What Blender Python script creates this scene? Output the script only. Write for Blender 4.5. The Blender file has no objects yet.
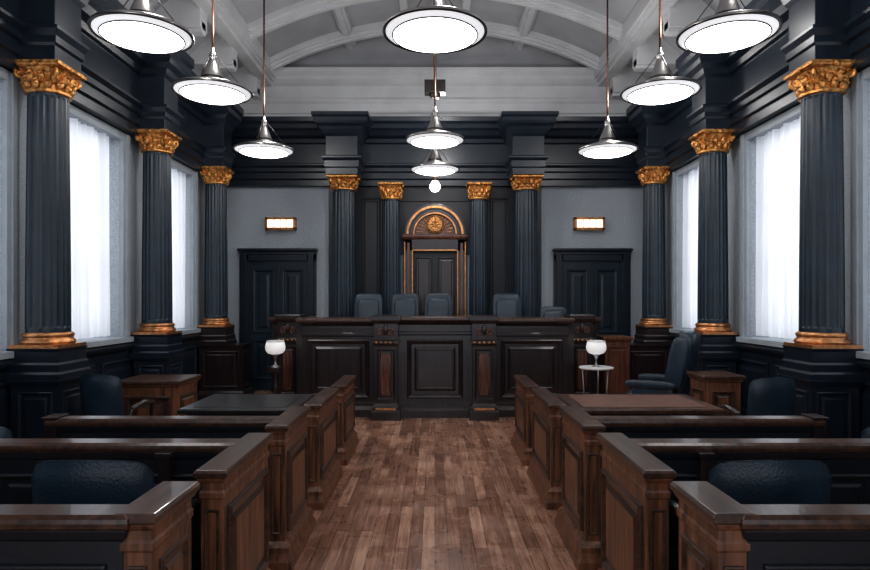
import bpy, math, random
from mathutils import Matrix, Vector
random.seed(4)
sc=bpy.context.scene
# ---------------------------------------------------------------- materials
def newmat(name):
    m=bpy.data.materials.new(name); m.use_nodes=True
    nt=m.node_tree; b=nt.nodes['Principled BSDF']
    return m,nt,b
def paint(name,col,rough=.4,metal=0,var=.25,scale=6,bump=.05,spec=.5,bscale=40,p0=.3,p1=.7):
    m,nt,b=newmat(name)
    tc=nt.nodes.new('ShaderNodeTexCoord'); n=nt.nodes.new('ShaderNodeTexNoise')
    n.inputs['Scale'].default_value=scale; n.inputs['Detail'].default_value=6
    nt.links.new(tc.outputs['Object'],n.inputs['Vector'])
    r=nt.nodes.new('ShaderNodeValToRGB')
    r.color_ramp.elements[0].position=p0; r.color_ramp.elements[1].position=p1
    r.color_ramp.elements[0].color=tuple(c*(1-var) for c in col)+(1,)
    r.color_ramp.elements[1].color=tuple(c*(1+var) for c in col)+(1,)
    nt.links.new(n.outputs['Fac'],r.inputs[0]); nt.links.new(r.outputs[0],b.inputs['Base Color'])
    b.inputs['Roughness'].default_value=rough; b.inputs['Metallic'].default_value=metal
    b.inputs['Specular IOR Level'].default_value=spec
    if bump:
        n2=nt.nodes.new('ShaderNodeTexNoise'); n2.inputs['Scale'].default_value=bscale; n2.inputs['Detail'].default_value=4
        nt.links.new(tc.outputs['Object'],n2.inputs['Vector'])
        bp=nt.nodes.new('ShaderNodeBump'); bp.inputs['Strength'].default_value=bump; bp.inputs['Distance'].default_value=.02
        nt.links.new(n2.outputs['Fac'],bp.inputs['Height']); nt.links.new(bp.outputs[0],b.inputs['Normal'])
    return m
def wood(name,c1,c2,rough=.35,axis='Z',coat=.0):
    m,nt,b=newmat(name)
    tc=nt.nodes.new('ShaderNodeTexCoord'); mp=nt.nodes.new('ShaderNodeMapping')
    s={'X':(1.2,14,14),'Y':(14,1.2,14),'Z':(14,14,1.2)}[axis]
    mp.inputs['Scale'].default_value=s
    n=nt.nodes.new('ShaderNodeTexNoise'); n.inputs['Scale'].default_value=2.2; n.inputs['Detail'].default_value=9; n.inputs['Distortion'].default_value=.6
    nt.links.new(tc.outputs['Object'],mp.inputs[0]); nt.links.new(mp.outputs[0],n.inputs['Vector'])
    r=nt.nodes.new('ShaderNodeValToRGB'); r.color_ramp.elements[0].position=.32; r.color_ramp.elements[1].position=.68
    r.color_ramp.elements[0].color=c1+(1,); r.color_ramp.elements[1].color=c2+(1,)
    nt.links.new(n.outputs['Fac'],r.inputs[0]); nt.links.new(r.outputs[0],b.inputs['Base Color'])
    b.inputs['Roughness'].default_value=rough; b.inputs['Coat Weight'].default_value=coat
    bp=nt.nodes.new('ShaderNodeBump'); bp.inputs['Strength'].default_value=.12; bp.inputs['Distance'].default_value=.01
    nt.links.new(n.outputs['Fac'],bp.inputs['Height']); nt.links.new(bp.outputs[0],b.inputs['Normal'])
    return m
NAVY=paint('navy_paint',(.007,.013,.023),.34,bump=.04)
NAVYD=paint('navy_dark_paint',(.006,.008,.014),.45)
COL=paint('column_paint',(.010,.021,.034),.33,bump=.03)
PLASTER=paint('grey_plaster',(.40,.44,.485),.9,var=.15,scale=48,bump=.4,bscale=60,p0=.35,p1=.65)
SURR=paint('window_surround_paint',(.34,.38,.42),.6,var=.08)
CEIL=paint('ceiling_paint',(.32,.325,.345),.8,var=.10,scale=2,bump=.05)
RIB=paint('ceiling_rib_paint',(.48,.485,.50),.6,var=.08,scale=3)
GOLD=paint('aged_gold',(.60,.29,.09),.36,metal=.85,var=.6,scale=25,bump=.6)
COPPER=paint('copper_gold',(.52,.24,.10),.33,metal=.8,var=.4,scale=18,bump=.2)
DARKW=wood('dark_wood',(.007,.005,.007),(.028,.016,.016),.28,'Z',.2)
DARKWX=wood('dark_wood_long',(.006,.006,.009),(.018,.016,.018),.32,'X',.2)
BROWN=wood('brown_wood',(.042,.016,.008),(.25,.100,.047),.38,'Z',.1)
CAPW=wood('cap_wood',(.022,.011,.008),(.10,.045,.027),.28,'Y',.25)
BLACKW=paint('pew_dark_paint',(.007,.010,.015),.36)
REDW=wood('red_wood',(.045,.016,.010),(.17,.060,.033),.33,'Z',.2)
LEATH=paint('navy_leather',(.012,.027,.045),.33,var=.3,bump=.15,bscale=90)
TABLEL=paint('table_leather',(.13,.050,.028),.45,var=.4,scale=9)
CHROME=paint('brushed_steel',(.50,.48,.47),.28,metal=1,var=.1,bump=0)
DMETAL=paint('dark_metal',(.05,.045,.045),.35,metal=.9,bump=0)
BRONZE=paint('bronze_rod',(.16,.085,.06),.4,metal=.8,bump=0)
WHITE=paint('white_ceramic',(.75,.75,.75),.3,var=.03,bump=0)
def emis(name,col,st):
    m,nt,b=newmat(name)
    b.inputs['Base Color'].default_value=(.8,.8,.8,1)
    b.inputs['Emission Color'].default_value=col+(1,); b.inputs['Emission Strength'].default_value=st
    b.inputs['Roughness'].default_value=.4
    return m
GLOW=emis('lamp_glass',(1,.98,.96),7.5)
GLOWE=emis('lamp_glass_edge',(.96,.97,1),.50)
GLOWW=emis('sconce_glass',(1,.80,.58),1.15)
GLOBE=emis('globe_glass',(1,.98,.95),.3)
def curtain_mat():
    m,nt,b=newmat('sheer_curtain')
    out=nt.nodes['Material Output']
    d=nt.nodes.new('ShaderNodeBsdfDiffuse'); t=nt.nodes.new('ShaderNodeBsdfTranslucent'); mx=nt.nodes.new('ShaderNodeMixShader')
    d.inputs[0].default_value=(.82,.84,.87,1); t.inputs[0].default_value=(.88,.89,.91,1); mx.inputs[0].default_value=.5
    nt.links.new(d.outputs[0],mx.inputs[1]); nt.links.new(t.outputs[0],mx.inputs[2]); nt.links.new(mx.outputs[0],out.inputs[0])
    return m
CURT=curtain_mat()
def floor_mat():
    m,nt,b=newmat('plank_floor')
    tc=nt.nodes.new('ShaderNodeTexCoord'); mp=nt.nodes.new('ShaderNodeMapping')
    mp.inputs['Rotation'].default_value=(0,0,math.radians(90))
    nt.links.new(tc.outputs['Object'],mp.inputs[0])
    br=nt.nodes.new('ShaderNodeTexBrick'); br.offset=.37; br.inputs['Scale'].default_value=1
    br.inputs['Brick Width'].default_value=.8; br.inputs['Row Height'].default_value=.085
    br.inputs['Mortar Size'].default_value=.0022; br.inputs['Mortar Smooth'].default_value=.3
    br.inputs['Color1'].default_value=(.0,.0,.0,1); br.inputs['Color2'].default_value=(1,1,1,1); br.inputs['Mortar'].default_value=(.0,.0,.0,1)
    br.inputs['Bias'].default_value=0
    nt.links.new(mp.outputs[0],br.inputs['Vector'])
    mp2=nt.nodes.new('ShaderNodeMapping'); mp2.inputs['Scale'].default_value=(22,1.5,1)
    nt.links.new(tc.outputs['Object'],mp2.inputs[0])
    n=nt.nodes.new('ShaderNodeTexNoise'); n.inputs['Scale'].default_value=2; n.inputs['Detail'].default_value=12; n.inputs['Distortion'].default_value=.3; n.inputs['Roughness'].default_value=.62
    nt.links.new(mp2.outputs[0],n.inputs['Vector'])
    n3=nt.nodes.new('ShaderNodeTexNoise'); n3.inputs['Scale'].default_value=2.6; n3.inputs['Detail'].default_value=7; n3.inputs['Roughness'].default_value=.55
    nt.links.new(tc.outputs['Object'],n3.inputs['Vector'])
    a=nt.nodes.new('ShaderNodeMath'); a.operation='MULTIPLY_ADD'; a.inputs[1].default_value=.23
    nt.links.new(br.outputs['Color'],a.inputs[0])
    a2=nt.nodes.new('ShaderNodeMath'); a2.operation='MULTIPLY_ADD'; a2.inputs[1].default_value=.75
    nt.links.new(n.outputs['Fac'],a2.inputs[0])
    a3=nt.nodes.new('ShaderNodeMath'); a3.operation='MULTIPLY'; a3.inputs[1].default_value=.30
    nt.links.new(n3.outputs['Fac'],a3.inputs[0]); nt.links.new(a3.outputs[0],a2.inputs[2]); nt.links.new(a2.outputs[0],a.inputs[2])
    r=nt.nodes.new('ShaderNodeValToRGB'); e=r.color_ramp.elements
    e[0].position=.34; e[0].color=(.055,.023,.014,1); e[1].position=.92; e[1].color=(.66,.40,.28,1)
    k=e.new(.62); k.color=(.27,.128,.082,1)
    nt.links.new(a.outputs[0],r.inputs[0])
    mx=nt.nodes.new('ShaderNodeMixRGB'); mx.inputs[2].default_value=(.018,.009,.007,1)
    nt.links.new(br.outputs['Fac'],mx.inputs[0]); nt.links.new(r.outputs[0],mx.inputs[1]); nt.links.new(mx.outputs[0],b.inputs['Base Color'])
    rr=nt.nodes.new('ShaderNodeMapRange'); rr.inputs[1].default_value=.35; rr.inputs[2].default_value=.65; rr.inputs[3].default_value=.16; rr.inputs[4].default_value=.40
    nt.links.new(n3.outputs['Fac'],rr.inputs[0]); nt.links.new(rr.outputs[0],b.inputs['Roughness'])
    bp=nt.nodes.new('ShaderNodeBump'); bp.inputs['Strength'].default_value=.25; bp.inputs['Distance'].default_value=.004
    nt.links.new(a.outputs[0],bp.inputs['Height']); nt.links.new(bp.outputs[0],b.inputs['Normal'])
    return m
FLOOR=floor_mat()

# ---------------------------------------------------------------- mesh builder
class MB:
    def __init__(s,name,bevel=.006):
        s.name=name; s.v=[]; s.f=[]; s.mi=[]; s.sm=[]; s.mats=[]; s.M=Matrix(); s.bevel=bevel
    def add(s,vs,fs,mat,smooth=False):
        if mat not in s.mats: s.mats.append(mat)
        k=s.mats.index(mat); o=len(s.v)
        for p in vs: s.v.append(tuple(s.M@Vector(p)))
        for f in fs: s.f.append([i+o for i in f]); s.mi.append(k); s.sm.append(smooth)
    def box(s,x0,x1,y0,y1,z0,z1,mat):
        x0,x1=sorted((x0,x1)); y0,y1=sorted((y0,y1)); z0,z1=sorted((z0,z1))
        s.stack(x0,x1,y0,y1,[(0,z0),(0,z1)],mat)
    def stack(s,x0,x1,y0,y1,prof,mat):
        x0,x1=sorted((x0,x1)); y0,y1=sorted((y0,y1))
        vs=[];fs=[]
        for e,z in prof:
            vs+=[(x0-e,y0-e,z),(x1+e,y0-e,z),(x1+e,y1+e,z),(x0-e,y1+e,z)]
        n=len(prof)
        fs.append([3,2,1,0]); fs.append([4*(n-1)+i for i in range(4)])
        for k in range(n-1):
            for i in range(4):
                j=(i+1)%4; fs.append([4*k+i,4*k+j,4*k+4+j,4*k+4+i])
        s.add(vs,fs,mat)
    def panel(s,o,u,v,n,w,h,prof,mat,capmat=None):
        o,u,v,n=map(Vector,(o,u,v,n)); vs=[];fs=[]
        for ins,d in prof:
            for a,b in ((ins,ins),(w-ins,ins),(w-ins,h-ins),(ins,h-ins)):
                vs.append(tuple(o+u*a+v*b+n*d))
        K=len(prof)
        flip=(u.cross(v)).dot(n)<0
        for k in range(K-1):
            for i in range(4):
                j=(i+1)%4; q=[4*k+i,4*k+j,4*k+4+j,4*k+4+i]; fs.append(q[::-1] if flip else q)
        s.add(vs,fs,mat)
        q=[0,1,2,3]; s.add(vs[-4:],[q[::-1] if flip else q],capmat or mat)
    def lathe(s,cx,cy,prof,mat,n=24,smooth=True):
        vs=[];fs=[]
        for r,z in prof:
            for i in range(n):
                a=2*math.pi*i/n; vs.append((cx+r*math.cos(a),cy+r*math.sin(a),z))
        for k in range(len(prof)-1):
            for i in range(n):
                j=(i+1)%n; fs.append([k*n+i,k*n+j,(k+1)*n+j,(k+1)*n+i])
        s.add(vs,fs,mat,smooth)
        s.add(vs[:n],[list(range(n))[::-1]],mat); s.add(vs[-n:],[list(range(n))],mat)
    def fluted(s,cx,cy,r0,r1,z0,z1,mat,fl=20,per=8,depth=.055):
        n=fl*per; vs=[];fs=[]
        zs=[z0,z0+.04,z0+.06]+[z0+.06+(z1-z0-.12)*t/6 for t in range(1,6)]+[z1-.06,z1-.04,z1]
        for q,z in enumerate(zs):
            t=(z-z0)/(z1-z0); r=r0+(r1-r0)*t**1.4
            for i in range(n):
                a=2*math.pi*i/n; ph=(i%per)/per
                d=0 if q in(0,1,len(zs)-1,len(zs)-2) else max(0,math.sin(math.pi*min(1,ph/.8)))
                rr=r*(1-depth*d) if ph<.8 else r
                vs.append((cx+rr*math.cos(a),cy+rr*math.sin(a),z))
        for k in range(len(zs)-1):
            for i in range(n):
                j=(i+1)%n; fs.append([k*n+i,k*n+j,(k+1)*n+j,(k+1)*n+i])
        s.add(vs,fs,mat,False)
    def tube(s,pts,rad,mat,n=8):
        pts=[Vector(p) for p in pts]; K=len(pts)
        if not hasattr(rad,'__len__'): rad=[rad]*K
        vs=[];fs=[]; up=None
        for k in range(K):
            t=(pts[min(k+1,K-1)]-pts[max(k-1,0)]).normalized()
            if up is None: up=Vector((0,0,1)) if abs(t.z)<.9 else Vector((1,0,0))
            a=t.cross(up)
            if a.length<1e-4: a=t.orthogonal()
            a.normalize(); b=a.cross(t).normalized(); up=b
            for i in range(n):
                g=2*math.pi*i/n; vs.append(tuple(pts[k]+(a*math.cos(g)+b*math.sin(g))*rad[k]))
        for k in range(K-1):
            for i in range(n):
                j=(i+1)%n; fs.append([k*n+i,k*n+j,(k+1)*n+j,(k+1)*n+i])
        fs.append(list(range(n))[::-1]); fs.append([(K-1)*n+i for i in range(n)])
        s.add(vs,fs,mat,True)
    def sellip(s,c,a,mat,e=.35,n=20,m=12,R=None):
        def p(v,e): return math.copysign(abs(v)**e,v)
        vs=[];fs=[]; R=R or Matrix.Identity(3)
        for k in range(m+1):
            ph=-math.pi/2+math.pi*k/m
            for i in range(n):
                th=2*math.pi*i/n
                q=Vector((a[0]*p(math.cos(ph),e)*p(math.cos(th),e),a[1]*p(math.cos(ph),e)*p(math.sin(th),e),a[2]*p(math.sin(ph),e)))
                vs.append(tuple(Vector(c)+R@q))
        for k in range(m):
            for i in range(n):
                j=(i+1)%n; fs.append([k*n+i,k*n+j,(k+1)*n+j,(k+1)*n+i])
        s.add(vs,fs,mat,True)
    def strip(s,prof,a,b,out,mat):
        a=Vector((a[0],a[1],0)); b=Vector((b[0],b[1],0)); o=Vector((out[0],out[1],0)); n=len(prof)
        vs=[tuple(a+o*d+Vector((0,0,z))) for d,z in prof]+[tuple(b+o*d+Vector((0,0,z))) for d,z in prof]
        fs=[[i,(i+1)%n,n+(i+1)%n,n+i] for i in range(n)]+[list(range(n))[::-1],[n+i for i in range(n)]]
        s.add(vs,fs,mat)
    def shell(s,c,R,a0,a1,z0,z1,th,mat,lean=0,n=16,m=8,drop=.28):
        vs=[];fs=[]
        for side in (0,1):
            for k in range(m+1):
                t=k/m
                for i in range(n+1):
                    u=i/n; g=a0+(a1-a0)*u
                    edge=abs(2*u-1)
                    top=z1-(z1-z0)*(drop*.4*edge**2+drop*.6*edge**10)
                    z=z0+(top-z0)*t
                    thick=th*(1-.7*max(edge**8,t**8))
                    r=R+thick
                    if not side: r=R+th*.35*max(edge**8,t**8)
                    vs.append((c[0]+r*math.cos(g),c[1]+r*math.sin(g)-lean*t,z))
        N=(n+1)*(m+1)
        for side in (0,1):
            for k in range(m):
                for i in range(n):
                    q=[side*N+k*(n+1)+i,side*N+k*(n+1)+i+1,side*N+(k+1)*(n+1)+i+1,side*N+(k+1)*(n+1)+i]
                    fs.append(q if side else q[::-1])
        bd=[i for i in range(n+1)]+[k*(n+1)+n for k in range(1,m+1)]+[m*(n+1)+i for i in range(n-1,-1,-1)]+[k*(n+1) for k in range(m-1,0,-1)]
        for i in range(len(bd)):
            j=(i+1)%len(bd); fs.append([bd[i],bd[j],N+bd[j],N+bd[i]])
        s.add(vs,fs,mat,True)
    def done(s,recalc=True):
        me=bpy.data.meshes.new(s.name); me.from_pydata(s.v,[],s.f)
        for m in s.mats: me.materials.append(m)
        me.polygons.foreach_set('material_index',s.mi); me.polygons.foreach_set('use_smooth',s.sm)
        me.update()
        if recalc:
            import bmesh
            bm=bmesh.new(); bm.from_mesh(me); bmesh.ops.recalc_face_normals(bm,faces=bm.faces); bm.to_mesh(me); bm.free()
        ob=bpy.data.objects.new(s.name,me); sc.collection.objects.link(ob)
        if s.bevel:
            b=ob.modifiers.new('bev','BEVEL'); b.width=s.bevel; b.segments=2; b.limit_method='ANGLE'; b.angle_limit=math.radians(50); b.use_clamp_overlap=True
        return ob

W=3.75; YB=11.0; YF=-2.5
PANEL=[(0,0),(0,.018),(.012,.026),(.03,.022),(.045,.004),(.085,.004),(.12,.016)]
PSM=[(0,0),(0,.010),(.008,.016),(.018,.012),(.028,.002),(.05,.002),(.065,.010)]
# ---------------------------------------------------------------- shell
b=MB('floor',0); b.box(-4.3,4.3,YF,YB+.4,-.2,0,FLOOR); b.done()
WINS=[(1.9,3.1),(4.1,5.36),(6.15,7.36),(8.36,9.5)]
WZ0,WZ1=1.16,3.52
ENT=[(0,3.60),(.14,3.60),(.14,3.70),(.17,3.72),(.17,3.82),(.2,3.84),(.2,3.90),(.24,3.94),(.24,3.97),(.16,3.99),(.16,4.32),(.20,4.34),(.22,4.40),(.30,4.44),(.34,4.51),(.38,4.55),(.38,4.62),(.42,4.66),(.44,4.73),(0,4.73)]
FRZ=[(0,4.73),(.34,4.73),(.34,4.79),(.26,4.84),(.12,4.87),(.12,5.04),(.16,5.08),(.16,5.12),(.10,5.14),(.10,5.36),(.16,5.39),(.22,5.44),(.22,5.5),(.30,5.56),(.30,5.62),(0,5.62)]
for side,sn in ((-1,'left'),(1,'right')):
    b=MB('wall_'+sn,0)
    X0,X1=side*W,side*(W+.35)
    b.box(X0,X1,YF,YB+.35,0,WZ0,PLASTER); b.box(X0,X1,YF,YB+.35,WZ1,6.6,PLASTER)
    y=YF
    for a,c in WINS:
        b.box(X0,X1,y,a,WZ0,WZ1,PLASTER); y=c
    b.box(X0,X1,y,YB+.35,WZ0,WZ1,PLASTER); b.done()
    b=MB('wainscot_'+sn,.004)
    pr=[(0,0),(.1,0),(.1,.14),(.08,.17),(.06,.18),(.06,.98),(.08,1.0),(.12,1.03),(.13,1.06),(.11,1.09),(0,1.09)]
    b.strip(pr,(X0,YF),(X0,YB),(-side,0),NAVY)
    for y0 in [0.2+i*.95 for i in range(11)]:
        b.panel((side*(W-.06),y0,.26),(0,1,0),(0,0,1),(-side,0,0),.8,.64,PANEL,NAVY)
    b.done()
    b=MB('trim_entablature_'+sn,.004)
    b.strip(ENT,(X0,YF),(X0,YB),(-side,0),NAVY)
    b.done()
b=MB('wall_back',0); b.box(-W-.35,W+.35,YB,YB+.35,0,5.0,PLASTER); b.box(-W-.35,W+.35,YB,YB+.35,5.0,7,CEIL); b.done()
b=MB('trim_entablature_back',.004)
b.strip(ENT,(-W,YB),(W,YB),(0,-1),NAVY)
for sx in (-1,1):
    b.stack(sx*1.53-.26,sx*1.53+.26,10.14,10.9,[(0,3.66),(0,3.76),(.02,3.78),(.02,3.88),(.06,3.92),(.06,3.95),(0,3.97),(0,4.28),(.04,4.32),(.08,4.38),(.10,4.42),(.15,4.46),(.17,4.50),(.17,4.55),(.20,4.58),(.20,4.63),(.0,4.65)],NAVY)
b.done()
b=MB('trim_frieze',.004)
b.strip(FRZ,(-W,YB),(W,YB),(0,-1),RIB)
for sx in (-1,1):
    b.strip([(0,4.73),(.34,4.73),(.34,4.79),(.26,4.84),(.12,4.87),(.12,5.0),(0,5.0)],(sx*W,YF),(sx*W,YB),(-sx,0),RIB)
b.done()
# ceiling vault
Rv=6.1; zc=6.34-Rv
def vz(x): return zc+math.sqrt(Rv*Rv-x*x)
prof=[(-3.9,4.73),(-3.74,4.98),(-3.6,5.27),(-3.35,5.49),(-3.0,5.57)]+[(x,vz(x)) for x in [-2.93+5.86*i/40 for i in range(41)]]+[(3.0,5.57),(3.35,5.49),(3.6,5.27),(3.74,4.98),(3.9,4.73)]
b=MB('ceiling',0)
n=len(prof)
vs=[(x,YF,z) for x,z in prof]+[(x,YB+.3,z) for x,z in prof]+[(x,YF,z+.15) for x,z in prof]+[(x,YB+.3,z+.15) for x,z in prof]
fs=[[i,i+1,n+i+1,n+i] for i in range(n-1)]+[[2*n+i,3*n+i,3*n+i+1,2*n+i+1] for i in range(n-1)]
b.add(vs,fs,CEIL,True); b.done(recalc=False)
b=MB('trim_ceiling_ribs',.006)
RY=[10.55,9.3,8.05,6.8,5.55,4.3,3.05]
def rib(y,w,d,half=2.93):
    xs=[-half+2*half*i/40 for i in range(41)]
    for (ww,d0,d1) in ((w,0,d),(w*.62,d,d+.05),(w*.3,d,d+.08)):
        vs=[];fs=[]
        for x in xs:
            z=vz(x)
            vs+=[(x,y-ww/2,z+.03),(x,y+ww/2,z+.03),(x,y+ww/2,z-d1),(x,y-ww/2,z-d1)]
        for i in range(40):
            for k in range(4):
                j=(k+1)%4; fs.append([4*i+k,4*i+j,4*i+4+j,4*i+4+k])
        fs+= [[0,1,2,3],[160,161,162,163]]
        b.add(vs,fs,RIB)
for y in RY: rib(y,.28,.09)
for x in (-1.5,1.5):
    z=vz(x); b.box(x-.10,x+.10,YF,YB,z-.07,z+.05,RIB); b.box(x-.05,x+.05,YF,YB,z-.11,z,RIB)
for x in (-.5,.5):
    z=vz(x); b.box(x-.06,x+.06,YF,YB,z-.06,z+.05,RIB)
for sx in (-1,1):
    b.box(sx*2.80,sx*3.12,YF,YB,5.41,5.66,RIB); b.box(sx*2.86,sx*3.04,YF,YB,5.35,5.5,RIB); b.box(sx*2.76,sx*2.82,YF,YB,5.44,5.66,RIB)
    for y in RY:
        b.box(sx*3.0,sx*3.7,y-.12,y+.12,5.1,5.53,RIB)
        b.box(sx*3.0,sx*3.45,y-.07,y+.07,5.05,5.2,RIB)
b.done()
b=MB('trim_alcove_panelling',.005)
b.box(-1.88,-.62,YB-.05,YB,0,3.6,NAVYD); b.box(.62,1.88,YB-.05,YB,0,3.6,NAVYD); b.box(-.62,.62,YB-.05,YB,3.34,3.6,NAVYD)
b.box(-.62,.62,YB-.03,YB,2.4,3.34,NAVYD)
for sx in (-1,1):
    b.panel((sx*1.13-.17,YB-.05,1.5),(1,0,0),(0,0,1),(0,-1,0),.34,1.9,PSM,NAVYD)
b.done()

# ---------------------------------------------------------------- columns
def capital(b,cx,cy,z0,z1,r):
    h=z1-z0
    b.lathe(cx,cy,[(r*1.0,z0-.03),(r*1.10,z0-.02),(r*1.10,z0),(r*.98,z0+.01)],GOLD,32)
    b.lathe(cx,cy,[(r*.92,z0),(r*.95,z0+h*.3),(r*1.05,z0+h*.6),(r*1.2,z0+h*.8)],GOLD,32)
    hw=r*1.22
    b.stack(cx-hw,cx+hw,cy-hw,cy+hw,[(-.02,z0+h*.8),(.0,z0+h*.84),(.012,z0+h*.88),(.012,z0+h*.95),(.015,z1)],GOLD)
    for row,(cnt,zz,hh) in enumerate(((12,z0,h*.42),(12,z0+h*.25,h*.42))):
        for i in range(cnt):
            a=2*math.pi*(i+.5*row)/cnt
            pts=[]; rad=[]
            for k in range(7):
                t=k/6; out=r*(.98+.06*row+.05*t+.22*t**3); z=zz+hh*(t if t<.85 else .85-(t-.85)*1.2)
                pts.append((cx+out*math.cos(a),cy+out*math.sin(a),z)); rad.append(r*(.11+.09*math.sin(math.pi*min(1,t*1.1)))*(1 if t<.9 else .6))
            b.tube(pts,rad,GOLD,6)
    for i in range(4):
        a=math.pi/4+i*math.pi/2
        d=Vector((math.cos(a),math.sin(a),0)); 
        c=Vector((cx,cy,z0+h*.64))+d*r*1.28
        pts=[];rad=[]
        for k in range(26):
            t=k/25; ang=math.pi*.5+t*4.2*math.pi*.9; rr=h*.24*(1-t*.85)
            p=c+d*(math.cos(ang)*rr)+Vector((0,0,math.sin(ang)*rr)); pts.append(p); rad.append(r*.11*(1-t*.4))
        pts=[Vector((cx,cy,z0+h*.78))+d*r*.9]+pts; rad=[r*.1]+rad
        b.tube(pts,rad,GOLD,7)
        b.sellip(tuple(c),(r*.1,r*.1,r*.1),GOLD,1,8,6)
    for i in range(4):
        a=i*math.pi/2; b.sellip((cx+hw*1.02*math.cos(a),cy+hw*1.02*math.sin(a),z0+h*.88),(r*.18,r*.18,h*.12),GOLD,.8,10,6)
PEDM=[(.04,0),(.04,.14),(.03,.17),(0,.2)]
def column(name,cx,cy,r,zp,zcap,ztop,x0,x1,y0,y1,pm=None):
    pm=pm or NAVY
    b=MB(name,.003)
    zl=zp-.27
    b.stack(x0,x1,y0,y1,PEDM+[(0,zl-.06),(.012,zl-.04),(.025,zl-.01),(.025,zl)],pm)
    q=r*1.22
    b.stack(cx-q,cx+q,cy-q,cy+q,[(.03,zl),(.03,zl+.05),(.015,zl+.07),(.015,zl+.13),(.0,zl+.15),(0,zl+.24),(.010,zp)],pm)
    b.stack(cx-q,cx+q,cy-q,cy+q,[(.0,zp),(0,zp+.03)],COPPER)
    b.lathe(cx,cy,[(r*1.18,zp+.03),(r*1.24,zp+.05),(r*1.18,zp+.07),(r*1.12,zp+.075),(r*1.09,zp+.09),(r*1.14,zp+.10),(r*1.15,zp+.115),(r*1.10,zp+.13),(r*1.03,zp+.135)],COPPER,32)
    b.fluted(cx,cy,r,r*.9,zp+.13,zcap,COL)
    capital(b,cx,cy,zcap,ztop,r*.95)
    return b
cyl=[5.55,7.72,9.8]
for sx in (-1,1):
    for i,cy in enumerate([1.6,3.5]+cyl):
        xi=3.23 if cy<9 else 2.98
        b=column('column',sx*3.46,cy,.178,1.18,3.44,3.67,sx*xi,sx*3.64,cy-.23,cy+.23,DARKW if cy>9 else NAVY)
        b.panel((sx*xi,cy-.18,.25),(0,1,0),(0,0,1),(-sx,0,0),.36,.56,PSM,DARKW if cy>9 else NAVY)
        w=3.63-xi
        b.panel((min(sx*xi,sx*3.62)+.04,cy-.23,.25),(1,0,0),(0,0,1),(0,-1,0),w-.1,.56,PSM,DARKW if cy>9 else NAVY)
        b.done()
        b=MB('trim_impost_block',.004)
        b.stack(sx*3.28,sx*3.7,cy-.20,cy+.20,[(0,3.67),(0,3.80),(.02,3.82),(.02,3.88),(.05,3.93),(.05,3.96),(0,3.98),(0,4.30),(.03,4.34),(.05,4.40),(.10,4.45),(.12,4.5),(.12,4.58),(.15,4.62),(.15,4.72),(0,4.725)],NAVY)
        b.done()
for sx in (-1,1):
    column('column',sx*1.53,10.4,.205,1.1,3.45,3.65,sx*1.53-.3,sx*1.53+.3,10.1,10.7).done()
    column('column',sx*.755,10.66,.17,1.1,3.34,3.59,sx*.755-.24,sx*.755+.24,10.42,10.90).done()

# ---------------------------------------------------------------- windows and curtains
wi=1
for sx in (-1,1):
    for a,c in WINS:
        b=MB('window_%d'%wi,.004)
        Xo=W+.28
        b.box(sx*(Xo-.04),sx*(Xo+.02),a,a+.06,WZ0,WZ1,SURR); b.box(sx*(Xo-.04),sx*(Xo+.02),c-.06,c,WZ0,WZ1,SURR)
        b.box(sx*(Xo-.04),sx*(Xo+.02),a,c,WZ0,WZ0+.06,SURR); b.box(sx*(Xo-.04),sx*(Xo+.02),a,c,WZ1-.06,WZ1,SURR)
        b.box(sx*(Xo-.03),sx*(Xo+.01),(a+c)/2-.02,(a+c)/2+.02,WZ0,WZ1,SURR)
        for k in (1,2): 
            z=WZ0+(WZ1-WZ0)*k/3; b.box(sx*(Xo-.03),sx*(Xo+.01),a,c,z-.02,z+.02,SURR)
        for (y0,y1) in ((a-.16,a),(c,c+.16)):
            b.box(sx*(W-.05),sx*(W-.001),y0,y1,WZ0,WZ1+.07,SURR)
            b.box(sx*(W-.075),sx*(W-.04),y0+.04,y1-.04,WZ0,WZ1+.06,SURR)
        b.box(sx*(W-.05),sx*(W-.001),a,c,WZ1-.02,WZ1+.07,SURR)
        b.box(sx*(W-.13),sx*(W-.001),a-.1,c+.1,WZ0-.06,WZ0,SURR)
        b.done(); wi+=1
        cb=MB('curtain',0)
        N=200; vs=[];fs=[]; rows=8
        ph=random.random()*6
        for k in range(rows+1):
            t=k/rows; z=WZ1-.002-(WZ1-WZ0-.022)*t
            for i in range(N+1):
                u=i/N; y=a+.01+(c-a-.02)*u
                d=.034*math.sin(u*64+ph+1.2*math.sin(u*9+ph))*(0.75+.35*t)+.022*math.sin(u*25+t*1.2+ph)+.008*math.sin(u*131+ph*2)
                vs.append((sx*(W+.085+d),y,z))
        for k in range(rows):
            for i in range(N):
                q=k*(N+1)+i; fs.append([q,q+1,q+N+2,q+N+1])
        cb.add(vs,fs,CURT,True)
        cb.done(recalc=False)
        L=bpy.data.lights.new('daylight','AREA'); L.shape='RECTANGLE'; L.size=c-a; L.size_y=WZ1-WZ0; L.energy=12; L.color=(.97,.98,1)
        o=bpy.data.objects.new('daylight',L); sc.collection.objects.link(o)
        o.location=(sx*(W+.55),(a+c)/2,(WZ0+WZ1)/2); o.rotation_euler=(math.radians(90),0,math.radians(90 if sx>0 else -90))

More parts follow.
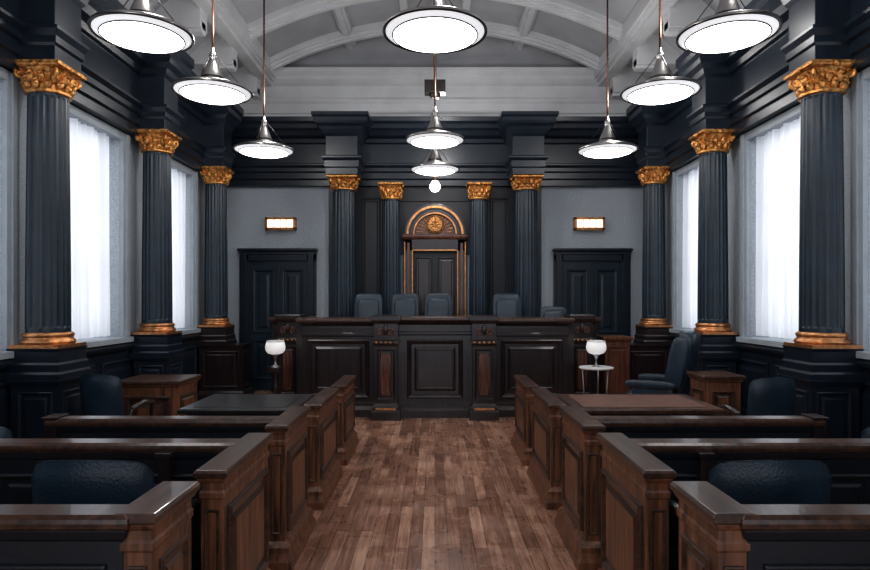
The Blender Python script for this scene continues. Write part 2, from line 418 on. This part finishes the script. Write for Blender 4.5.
# ---------------------------------------------------------------- doors
di=1
for sx in (-1,1):
    x0,x1=sorted((sx*2.10,sx*3.44))
    b=MB('door_%d'%di,.004); di+=1
    Y=YB
    fr=[(x0,x0+.16),(x1-.16,x1)]
    for p,q in fr:
        b.box(p,q,Y-.10,Y-.002,0,2.45,NAVY); b.box(p+.03,q-.03,Y-.13,Y-.1,0,2.4,NAVY)
    b.box(x0,x1,Y-.10,Y-.002,2.29,2.45,NAVY); b.stack(x0,x1,Y-.12,Y-.035,[(0,2.40),(.0,2.44),(.03,2.47),(.03,2.50),(0,2.51)],NAVY)
    xm=(x0+x1)/2
    for p,q in ((x0+.16,xm-.006),(xm+.006,x1-.16)):
        b.box(p,q,Y-.05,Y-.003,0.01,2.29,COL)
        w=q-p
        for z,h in ((.2,.7),(1.02,1.12)):
            b.panel((p+.07,Y-.05,z),(1,0,0),(0,0,1),(0,-1,0),w-.14,h,PANEL,COL)
    b.box(xm-.025,xm+.025,Y-.075,Y-.05,0.01,2.29,COL)
    for k in (-1,1):
        b.sellip((xm+k*.075,Y-.11,1.0),(.028,.028,.028),COPPER,1,12,8); b.box(xm+k*.075-.01,xm+k*.075+.01,Y-.1,Y-.05,.99,1.01,COPPER)
    b.done()
b=MB('door_3',.004)
Y=YB-.05
b.box(-.40,.40,Y-.02,Y+.02,.36,2.42,NAVYD)
for p in (-.39,.01):
    for z,h in ((.5,.7),(1.3,1.05)): b.panel((p+.04,Y-.02,z),(1,0,0),(0,0,1),(0,-1,0),.30,h,PSM,DARKW)
for sx in (-1,1):
    b.box(sx*.40,sx*.54,Y-.10,Y+.02,.0,2.66,DARKW); b.box(sx*.44,sx*.49,Y-.13,Y-.1,.36,2.6,REDW)
    b.box(sx*.385,sx*.405,Y-.12,Y,.36,2.48,COPPER); b.box(sx*.52,sx*.54,Y-.115,Y,.36,2.62,COPPER)
b.box(-.54,.54,Y-.1,Y+.02,2.46,2.66,DARKW); b.box(-.405,.405,Y-.12,Y,2.46,2.48,COPPER)
b.stack(-.54,.54,Y-.1,Y+.02,[(0,2.66),(.02,2.68),(.03,2.71),(.03,2.74),(0,2.75)],REDW)
def archring(r0,r1,y0,y1,zc,mat,n=28):
    vs=[];fs=[]
    for i in range(n+1):
        a=math.pi*i/n
        for r,y in ((r0,y0),(r1,y0),(r1,y1),(r0,y1)): vs.append((r*math.cos(a),y,zc+r*math.sin(a)))
    for i in range(n):
        for k in range(4):
            j=(k+1)%4; fs.append([4*i+k,4*i+j,4*i+4+j,4*i+4+k])
    fs+=[[0,1,2,3],[4*n+k for k in range(4)]]
    b.add(vs,fs,mat)
archring(.44,.54,Y-.12,Y+.02,2.75,DARKW); archring(.46,.50,Y-.14,Y-.1,2.75,COPPER); archring(.38,.44,Y-.09,Y+.02,2.75,DARKW); archring(.36,.385,Y-.1,Y,2.75,COPPER)
archring(.0,.38,Y-.02,Y+.02,2.75,REDW)
for i in range(15):
    a=math.pi*(i+.5)/15
    b.tube([(.19*math.cos(a),Y-.03,2.78+.19*math.sin(a)),(.34*math.cos(a),Y-.03,2.76+.34*math.sin(a))],[.006,.013],COPPER,6)
for r,m,d in ((.17,GOLD,.05),(.155,REDW,.06),(.14,GOLD,.07),(.10,COPPER,.085)):
    b.M=Matrix.Translation((0,Y-.0,2.93))@Matrix.Rotation(math.pi/2,4,'X')
    b.lathe(0,0,[(r,0),(r,d),(r*.92,d+.012)],m,36); b.M=Matrix()
for i in range(16):
    a=2*math.pi*i/16; b.sellip((.12*math.cos(a),Y-.09,2.93+.12*math.sin(a)),(.012,.012,.012),GOLD,1,8,6)
for i in range(8):
    a=2*math.pi*i/8; b.tube([(0,Y-.1,2.93),(.05*math.cos(a),Y-.11,2.93+.05*math.sin(a)),(.085*math.cos(a),Y-.1,2.93+.085*math.sin(a))],[.012,.02,.005],GOLD,6)
b.done()
for sx in (-1,1):
    b=MB('wall_sconce',.003)
    x=sx*2.71; z=2.94
    b.box(x-.10,x+.10,YB-.05,YB-.001,z-.06,z+.06,DMETAL)
    b.box(x-.23,x+.23,YB-.14,YB-.04,z-.075,z+.075,GLOWW)
    for zz in (z-.11,z+.07): b.box(x-.265,x+.265,YB-.155,YB-.03,zz,zz+.04,COPPER)
    for xx in (x-.265,x+.225): b.box(xx,xx+.04,YB-.155,YB-.03,z-.11,z+.11,COPPER)
    for k in (-1,0,1): b.box(x+k*.11-.004,x+k*.11+.004,YB-.147,YB-.14,z-.075,z+.075,BRONZE)
    b.done()

# ---------------------------------------------------------------- dais + judge bench
b=MB('floor_dais',.004)
b.box(-2.2,2.2,9.03,10.05,0,.36,DARKWX); b.box(-.48,.48,10.05,10.84,0,.36,DARKWX); b.done()
b=MB('judges_bench',.005)
TOP=1.31
def sect(x0,x1,yf,zt):
    b.stack(x0,x1,yf,yf+.35,[(.05,0),(.05,.1),(.03,.13),(.015,.15),(.015,.19),(0,.2),(0,zt-.24),(.015,zt-.23),(.015,zt-.2),(.0,zt-.19),(0,zt-.1),(.02,zt-.08),(.05,zt-.05)],DARKW)
    b.stack(x0,x1,yf,yf+.46,[(.06,zt-.05),(.08,zt-.03),(.08,zt),(.06,zt+.015)],CAPW)
def fpanels(x0,x1,yf,z0,z1):
    b.panel((x0,yf,z0),(1,0,0),(0,0,1),(0,-1,0),x1-x0,z1-z0,[(0,0),(0,.03),(.015,.038),(.035,.03),(.06,.006),(.10,.006),(.13,.022),(.14,.022),(.15,.016)],DARKW)
sect(-.62,.62,8.46,TOP+.05); fpanels(-.38,.38,8.46,.26,1.06)
for sx in (-1,1):
    x0,x1=sorted((sx*.70,sx*1.82))
    sect(x0,x1,8.5,TOP+.03)
    p0,p1=sorted((sx*.90,sx*1.74)); fpanels(p0,p1,8.5,.26,1.06)
    x0,x1=sorted((sx*1.9,sx*2.30)); sect(x0,x1,8.95,TOP+.03)
    b.panel((x0+.04,8.95,.26),(1,0,0),(0,0,1),(0,-1,0),.34,.8,PSM,DARKW)
    b.box(sx*1.80,sx*1.92,8.56,9.0,0,TOP-.02,DARKW)
    b.box(sx*2.22,sx*2.36,9.0,10.0,0,TOP-.02,DARKW); b.stack(sx*2.22,sx*2.36,9.3,10.0,[(.02,TOP-.02),(.03,TOP),(.03,TOP+.03)],CAPW)
    for px,py,w in ((sx*.655,8.26,.15),(sx*2.08,8.78,.14)):
        y1=py+.3
        b.stack(px-w,px+w,py,y1,[(.045,0),(.045,.11),(.03,.13),(.03,.17),(.01,.2),(0,.22),(0,.98),(.012,1.0),(.03,1.02),(.03,1.05),(.01,1.07),(.01,TOP-.03),(.03,TOP),(.045,TOP+.02),(.045,TOP+.07),(.03,TOP+.085)],DARKW)
        b.panel((px-w+.025,py,.27),(1,0,0),(0,0,1),(0,-1,0),2*w-.05,.68,PSM,DARKW,REDW)
        for k in (-1,0,1):
            b.tube([(px+k*w*.38,py-.012,.36),(px+k*w*.38,py-.02,.6),(px+k*w*.38,py-.012,.86)],[.012,.02,.012],REDW,6)
        for k in (-1,1):
            pts=[];rad=[]
            for t in range(20):
                q=t/19; ang=q*3.6*math.pi; rr=.055*(1-.85*q)
                pts.append((px+k*(.06-rr*math.cos(ang)),py-.02,1.17+rr*math.sin(ang))); rad.append(.013*(1-.3*q))
            b.tube(pts,rad,REDW,6)
        b.sellip((px,py-.02,1.2),(.035,.03,.07),DARKW,.9,10,8)
        for k in range(5): b.sellip((px+(k-2)*w*.42,py-.02,1.035),(.02,.018,.02),COPPER,1,8,6)
        b.box(px-w*.9,px+w*.9,py-.036,py,.135,.165,COPPER)
b.done()

# ---------------------------------------------------------------- chairs
def judge_chair(x,y,z0,H,w=.225,rot=0,name='judge_chair'):
    b=MB(name,.004)
    b.M=Matrix.Translation((x,y,z0))@Matrix.Rotation(rot,4,'Z')
    b.sellip((0,0,.46),(w,w,.07),LEATH,.35)
    T=Matrix.Rotation(math.radians(-8),3,'X')
    b.sellip((0,w+.06,.52+(H-.52)/2),(w,.055,(H-.52)/2),LEATH,.3,24,14,T)
    b.sellip((0,w+.0,.52+(H-.52)/2),(w*.78,.05,(H-.52)/2*.8),LEATH,.35,20,12,T)
    for k in (-1,1):
        b.tube([(k*(w+.03),w,.45),(k*(w+.05),w-.02,.66),(k*(w+.05),-w*.6,.68),(k*(w+.03),-w*.7,.45)],.022,DARKW)
        b.sellip((k*(w+.05),.02,.69),(.035,w*.7,.02),LEATH,.5,12,8)
    b.tube([(0,0,.1),(0,0,.42)],.03,DMETAL)
    for i in range(5):
        a=2*math.pi*i/5; b.tube([(0,0,.12),(.25*math.cos(a),.25*math.sin(a),.065)],[.025,.015],DMETAL)
        b.sellip((.25*math.cos(a),.25*math.sin(a),.03),(.025,.025,.03),DMETAL,.9,8,6)
    return b.done()
for x in (-1.05,-.47,.05,1.13): judge_chair(x,9.5,.36,1.345)
judge_chair(1.88,9.55,.36,1.14,.22)

def court_chair(x,y,rot,H=.9,w=.26):
    b=MB('court_armchair',.003)
    b.M=Matrix.Translation((x,y,0))@Matrix.Rotation(rot,4,'Z')
    b.sellip((0,0.02,.44),(w*.95,w*.95,.055),LEATH,.35)
    R=w*1.75
    b.shell((0,R-w-.02),R,math.pi*1.5-.62,math.pi*1.5+.62,.42,H,.05,LEATH,lean=.05,n=30,m=12,drop=.13)
    for k in (-1,1):
        b.tube([(k*(w+.02),-.1,.62),(k*(w+.03),.05,.66),(k*(w+.01),.2,.64),(k*(w-.02),.22,.42)],[.02,.025,.025,.018],DARKW)
        b.tube([(k*(w+.02),-.1,.62),(k*(w),-.14,.44)],.018,DARKW)
        for yy in (-.2,.2):
            b.tube([(k*(w-.05),yy,.42),(k*(w-.02),yy*1.15,.0)],[.025,.016],DARKW)
    b.box(-w+.04,w-.04,-.2,.22,.37,.41,DARKW)
    return b.done()
court_chair(-1.38,2.74,0,.975,.232); court_chair(1.35,2.74,0,.975,.232)
court_chair(-2.92,5.72,math.radians(-12),.95,.2); court_chair(2.80,5.42,math.radians(8),.96,.2)
court_chair(-2.78,3.95,0,.87,.24); court_chair(2.80,3.95,0,.87,.24)
b=MB('executive_chair',.003)
b.M=Matrix.Translation((2.52,7.0,0))@Matrix.Rotation(math.radians(60),4,'Z')
b.sellip((0,.02,.5),(.29,.30,.09),LEATH,.4)
T=Matrix.Rotation(math.radians(10),3,'X')
b.sellip((0,-.30,.9),(.30,.075,.36),LEATH,.35,24,14,T)
for zz,dy in ((.70,-.21),(.88,-.245),(1.06,-.275)): b.sellip((0,dy,zz),(.25,.05,.085),LEATH,.5,20,10,T)
b.sellip((0,-.32,1.17),(.28,.09,.09),LEATH,.5,20,10,T)
for k in (-1,1):
    b.sellip((k*.30,-.25,.92),(.05,.10,.28),LEATH,.5,14,10,T)
    b.sellip((k*.33,.02,.68),(.055,.27,.045),LEATH,.45,14,10); b.sellip((k*.33,.0,.57),(.035,.22,.11),LEATH,.4,14,10)
b.tube([(0,0,.12),(0,0,.44)],.035,DMETAL)
for i in range(5):
    a=2*math.pi*i/5; b.tube([(0,0,.13),(.32*math.cos(a),.32*math.sin(a),.07)],[.03,.018],DMETAL)
    b.sellip((.32*math.cos(a),.32*math.sin(a),.03),(.028,.028,.03),DMETAL,.9,8,6)
b.done()

# ---------------------------------------------------------------- pews
XA=.895
def pew_end(b,s,yn,yf,h,t=.095):
    x0,x1=s*XA,s*(XA+t)
    b.stack(x0,x1,yn,yf,[(.05,0),(.05,.05),(.04,.07),(.03,.1),(.03,.13),(.012,.15),(0,.16),(0,h-.13),(.006,h-.12),(.006,h-.10),(0,h-.09),(0,h-.06),(.010,h-.05),(.016,h-.036)],BROWN)
    b.stack(x0,x1,yn,yf,[(.016,h-.036),(.024,h-.030),(.024,h-.012),(.016,h)],CAPW)
    L=yf-yn
    b.panel((s*XA,yn+.05,.2),(0,1,0),(0,0,1),(-s,0,0),L-.1,h-.37,[(0,0),(0,.014),(.01,.020),(.022,.016),(.034,.002),(.06,.002),(.085,.014)] if L>.4 else [(0,0),(0,.01),(.012,.014),(.025,.002),(.04,.002),(.05,.008)],CAPW,BROWN)
    b.panel((min(x0,x1)+.015,yn,.2),(1,0,0),(0,0,1),(0,-1,0),t-.03,h-.37,[(0,0),(0,.006),(.006,.009),(.014,.002)],CAPW,BROWN)
def rail(b,s,y,h,xe,t=.06,panels=3):
    xs=XA+.09
    x0,x1=sorted((s*xs,s*xe))
    b.stack(x0,x1,y,y+t,[(.02,0),(.02,.12),(0,.14),(0,h-.09),(.01,h-.08),(.02,h-.05)],BLACKW)
    b.stack(x0,x1,y,y+t,[(.02,h-.05),(.028,h-.04),(.03,h-.025),(.028,h-.012),(.015,h)],CAPW)
    w=(x1-x0)/panels
    for k in range(panels): b.panel((x0+w*k+.05,y,.2),(1,0,0),(0,0,1),(0,-1,0),w-.1,h-.36,PSM,BLACKW)
for s in (-1,1):
    b=MB('courtroom_pew',.004)   # A nearest
    pew_end(b,s,1.96,2.28,.93); rail(b,s,1.955,.928,2.9,.07); 
    x0,x1=sorted((s*.99,s*2.9)); b.box(x0,x1,2.0,2.28,.40,.44,DARKWX); b.box(s*2.86,s*2.92,2.02,2.3,0,.9,BLACKW); b.done()
    b=MB('courtroom_pew',.004)   # B
    pew_end(b,s,2.62,3.33,.885); rail(b,s,3.14,.88,2.9,.07)
    b.stack(s*1.32,s*1.38,3.08,3.14,[(.01,0),(.01,.1),(0,.12),(0,.80),(.01,.82),(.01,.84)],DARKW)
    b.done()
    b=MB('courtroom_pew',.004)   # C
    pew_end(b,s,3.70,4.34,.855); rail(b,s,3.88,.86,2.40,.07); b.stack(s*2.36,s*2.44,3.86,3.98,[(.01,0),(0,.1),(0,.85),(.01,.855),(.01,.87)],DARKW); b.done()
    b=MB('courtroom_pew',.004)   # D
    pew_end(b,s,4.78,5.64,.80); b.done()
    b=MB('courtroom_pew',.004)   # E
    pew_end(b,s,6.04,6.86,.77); b.done()
    b=MB('counsel_table',.004)
    x0,x1=sorted((s*1.09,s*2.20)) if s>0 else sorted((s*1.09,s*1.95))
    b.stack(x0,x1,4.75,5.5,[(0,.72),(.02,.73),(.02,.755),(.01,.765)],CAPW if s>0 else DARKWX)
    b.box(x0+.07,x1-.07,4.82,5.43,.765,.769,TABLEL if s>0 else DARKWX)
    b.box(x0+.05,x1-.05,4.80,5.45,.62,.72,DARKW)
    for xx in (x0+.03,x1-.11):
        for yy in (4.78,5.39): b.stack(xx,xx+.08,yy,yy+.08,[(0,0),(0,.08),(-.015,.12),(-.015,.5),(0,.55),(0,.72)],DARKW)
    b.done()
def desk(x0,x1,y0,y1,h,name='wooden_lectern_desk'):
    b=MB(name,.004)
    b.stack(x0,x1,y0,y1,[(.03,0),(.03,.09),(.015,.11),(0,.12),(0,h-.07),(.015,h-.06),(.02,h-.045)],BROWN)
    b.stack(x0,x1,y0,y1,[(.02,h-.045),(.035,h-.035),(.035,h-.01),(.025,h)],CAPW)
    w=x1-x0
    b.panel((x0+.06,y0,.17),(1,0,0),(0,0,1),(0,-1,0),w-.12,h-.32,PANEL if w>.5 else PSM,CAPW,BROWN)
    sx=1 if x1<0 else -1
    b.panel((x1 if sx>0 else x0,y0+.05,.17),(0,1,0),(0,0,1),(sx,0,0),y1-y0-.1,h-.32,PSM,CAPW,BROWN)
    b.done()
desk(-3.13,-2.55,6.15,6.65,.80); desk(2.62,2.96,6.0,6.36,.87)
b=MB('clerk_cabinet',.004)
b.stack(2.5,2.86,9.1,9.5,[(.03,0),(.03,.1),(0,.12),(0,.98),(.02,1.0),(.04,1.03),(.04,1.06)],BROWN)
b.panel((2.53,9.1,.16),(1,0,0),(0,0,1),(0,-1,0),.30,.76,PSM,REDW); b.done()

def globe_stand(x,y,table):
    b=MB('globe_table_lamp',.002)
    zt=.735
    if table:
        b.lathe(x,y,[(.21,zt-.02),(.22,zt-.01),(.22,zt),(.21,zt+.004)],WHITE,32)
        for i in range(3):
            a=2*math.pi*i/3+.4; b.tube([(x+.19*math.cos(a),y+.19*math.sin(a),zt-.02),(x+.14*math.cos(a),y+.14*math.sin(a),0)],.010,CHROME)
        b.lathe(x,y,[(.15,.30),(.155,.31),(.15,.32)],WHITE,24)
    else:
        b.lathe(x,y,[(.14,0),(.14,.03),(.05,.06),(.03,.1),(.028,.4),(.045,.45),(.03,.5),(.03,.66),(.1,.70),(.11,zt)],DARKW,24)
    b.lathe(x,y,[(.055,zt),(.055,zt+.012),(.018,zt+.03),(.014,zt+.1),(.03,zt+.15),(.06,zt+.17)],CHROME,20)
    b.lathe(x,y,[(.05,zt+.165),(.095,zt+.18),(.122,zt+.215),(.128,zt+.26),(.120,zt+.30),(.112,zt+.325)],GLOBE,28)
    b.lathe(x,y,[(.112,zt+.325),(.118,zt+.33),(.112,zt+.34),(.09,zt+.345)],WHITE,28)
    b.done()
globe_stand(-2.06,8.0,False); globe_stand(2.08,8.0,True)

# ---------------------------------------------------------------- pendants
def pendant(x,y,z,R=.40,name='pendant_lamp'):
    b=MB(name,0)
    b.lathe(x,y,[(.001,z-.075),(R*.25,z-.072),(R*.5,z-.060),(R*.7,z-.042),(R*.82,z-.025)],GLOW,48)
    b.lathe(x,y,[(R*.82,z-.025),(R*.92,z-.008),(R*.97,z+.004)],GLOWE,48)
    b.lathe(x,y,[(R*.965,z+.002),(R*.975,z-.008),(R*1.0,z-.008),(R*1.015,z)],DMETAL,48)
    b.lathe(x,y,[(R*1.015,z),(R*1.015,z+.012),(R*1.0,z+.022),(R*.8,z+.050),(R*.45,z+.085),(R*.33,z+.11),(R*.30,z+.12)],CHROME,48)
    pts=[(x+R*.82*math.cos(2*math.pi*i/40),y+R*.82*math.sin(2*math.pi*i/40),z-.028) for i in range(41)]
    b.tube(pts,.006,DMETAL,6)
    b.lathe(x,y,[(R*.30,z+.11),(R*.28,z+.15),(R*.2,z+.22),(R*.12,z+.30),(R*.08,z+.36),(R*.1,z+.37),(R*.1,z+.39),(R*.05,z+.42),(.012,z+.46)],CHROME,28)
    b.lathe(x,y,[(R*.29,z+.13),(R*.30,z+.14),(R*.29,z+.15)],DMETAL,28)
    for i in range(3):
        a=2*math.pi*i/3+.5; b.tube([(x+R*.85*math.cos(a),y+R*.85*math.sin(a),z+.045),(x+R*.1*math.cos(a),y+R*.1*math.sin(a),z+.38)],.004,DMETAL,6)
    zt=vz(x)-.02
    b.tube([(x,y,z+.44),(x,y,zt)],.012,BRONZE,8)
    b.lathe(x,y,[(.02,zt-.14),(.07,zt-.10),(.08,zt-.03),(.08,zt)],BRONZE,20)
    b.done()
    L=bpy.data.lights.new('uplight','POINT'); L.energy=21; L.shadow_soft_size=.12; L.color=(1,.98,.96)
    o=bpy.data.objects.new('uplight',L); sc.collection.objects.link(o); o.location=(x+.15,y,z+.62)
for sx in (-1,1):
    pendant(sx*2.3,4.88,3.69,.375); pendant(sx*(2.3 if sx<0 else 2.33),6.42,3.75,.395); pendant(sx*(2.3 if sx<0 else 2.32),8.34,3.61,.395); pendant(sx*2.3,2.6,3.66)
pendant(0,4.80,3.67,.40); pendant(0,8.4,3.76,.40); pendant(0,9.6,3.62,.38)
b=MB('ceiling_speaker',.004)
b.box(-.15,.15,8.82,9.0,4.56,4.74,DMETAL); b.tube([(0,8.92,4.7),(0,8.92,vz(0))],.02,DMETAL)
b.lathe(0,8.92,[(.06,4.50),(.08,4.54),(.08,4.56)],DMETAL,16); b.done()
b=MB('globe_pendant_lamp',0)
b.lathe(0,10.1,[(0.001,3.36),(.05,3.37),(.085,3.42),(.085,3.47),(.05,3.53),(.03,3.54)],GLOW,24); b.lathe(0,10.1,[(.035,3.54),(.035,3.58),(.01,3.62)],BRONZE,16)
b.tube([(0,10.1,3.60),(0,10.1,vz(0))],.008,BRONZE); b.done()

# ---------------------------------------------------------------- world + camera
w=bpy.data.worlds.new('World'); sc.world=w; w.use_nodes=True
w.node_tree.nodes['Background'].inputs[0].default_value=(.86,.91,1,1); w.node_tree.nodes['Background'].inputs[1].default_value=1.0
cam=bpy.data.cameras.new('Camera'); co=bpy.data.objects.new('Camera',cam); sc.collection.objects.link(co)
co.location=(0,0,1.6); co.rotation_euler=(math.radians(90),0,0)
cam.sensor_width=36; cam.lens=620/870*36; cam.shift_y=15/870; cam.clip_start=.05
sc.camera=co
sc.view_settings.view_transform='Standard'
sc.view_settings.exposure=0.5
sc.view_settings.gamma=0.90
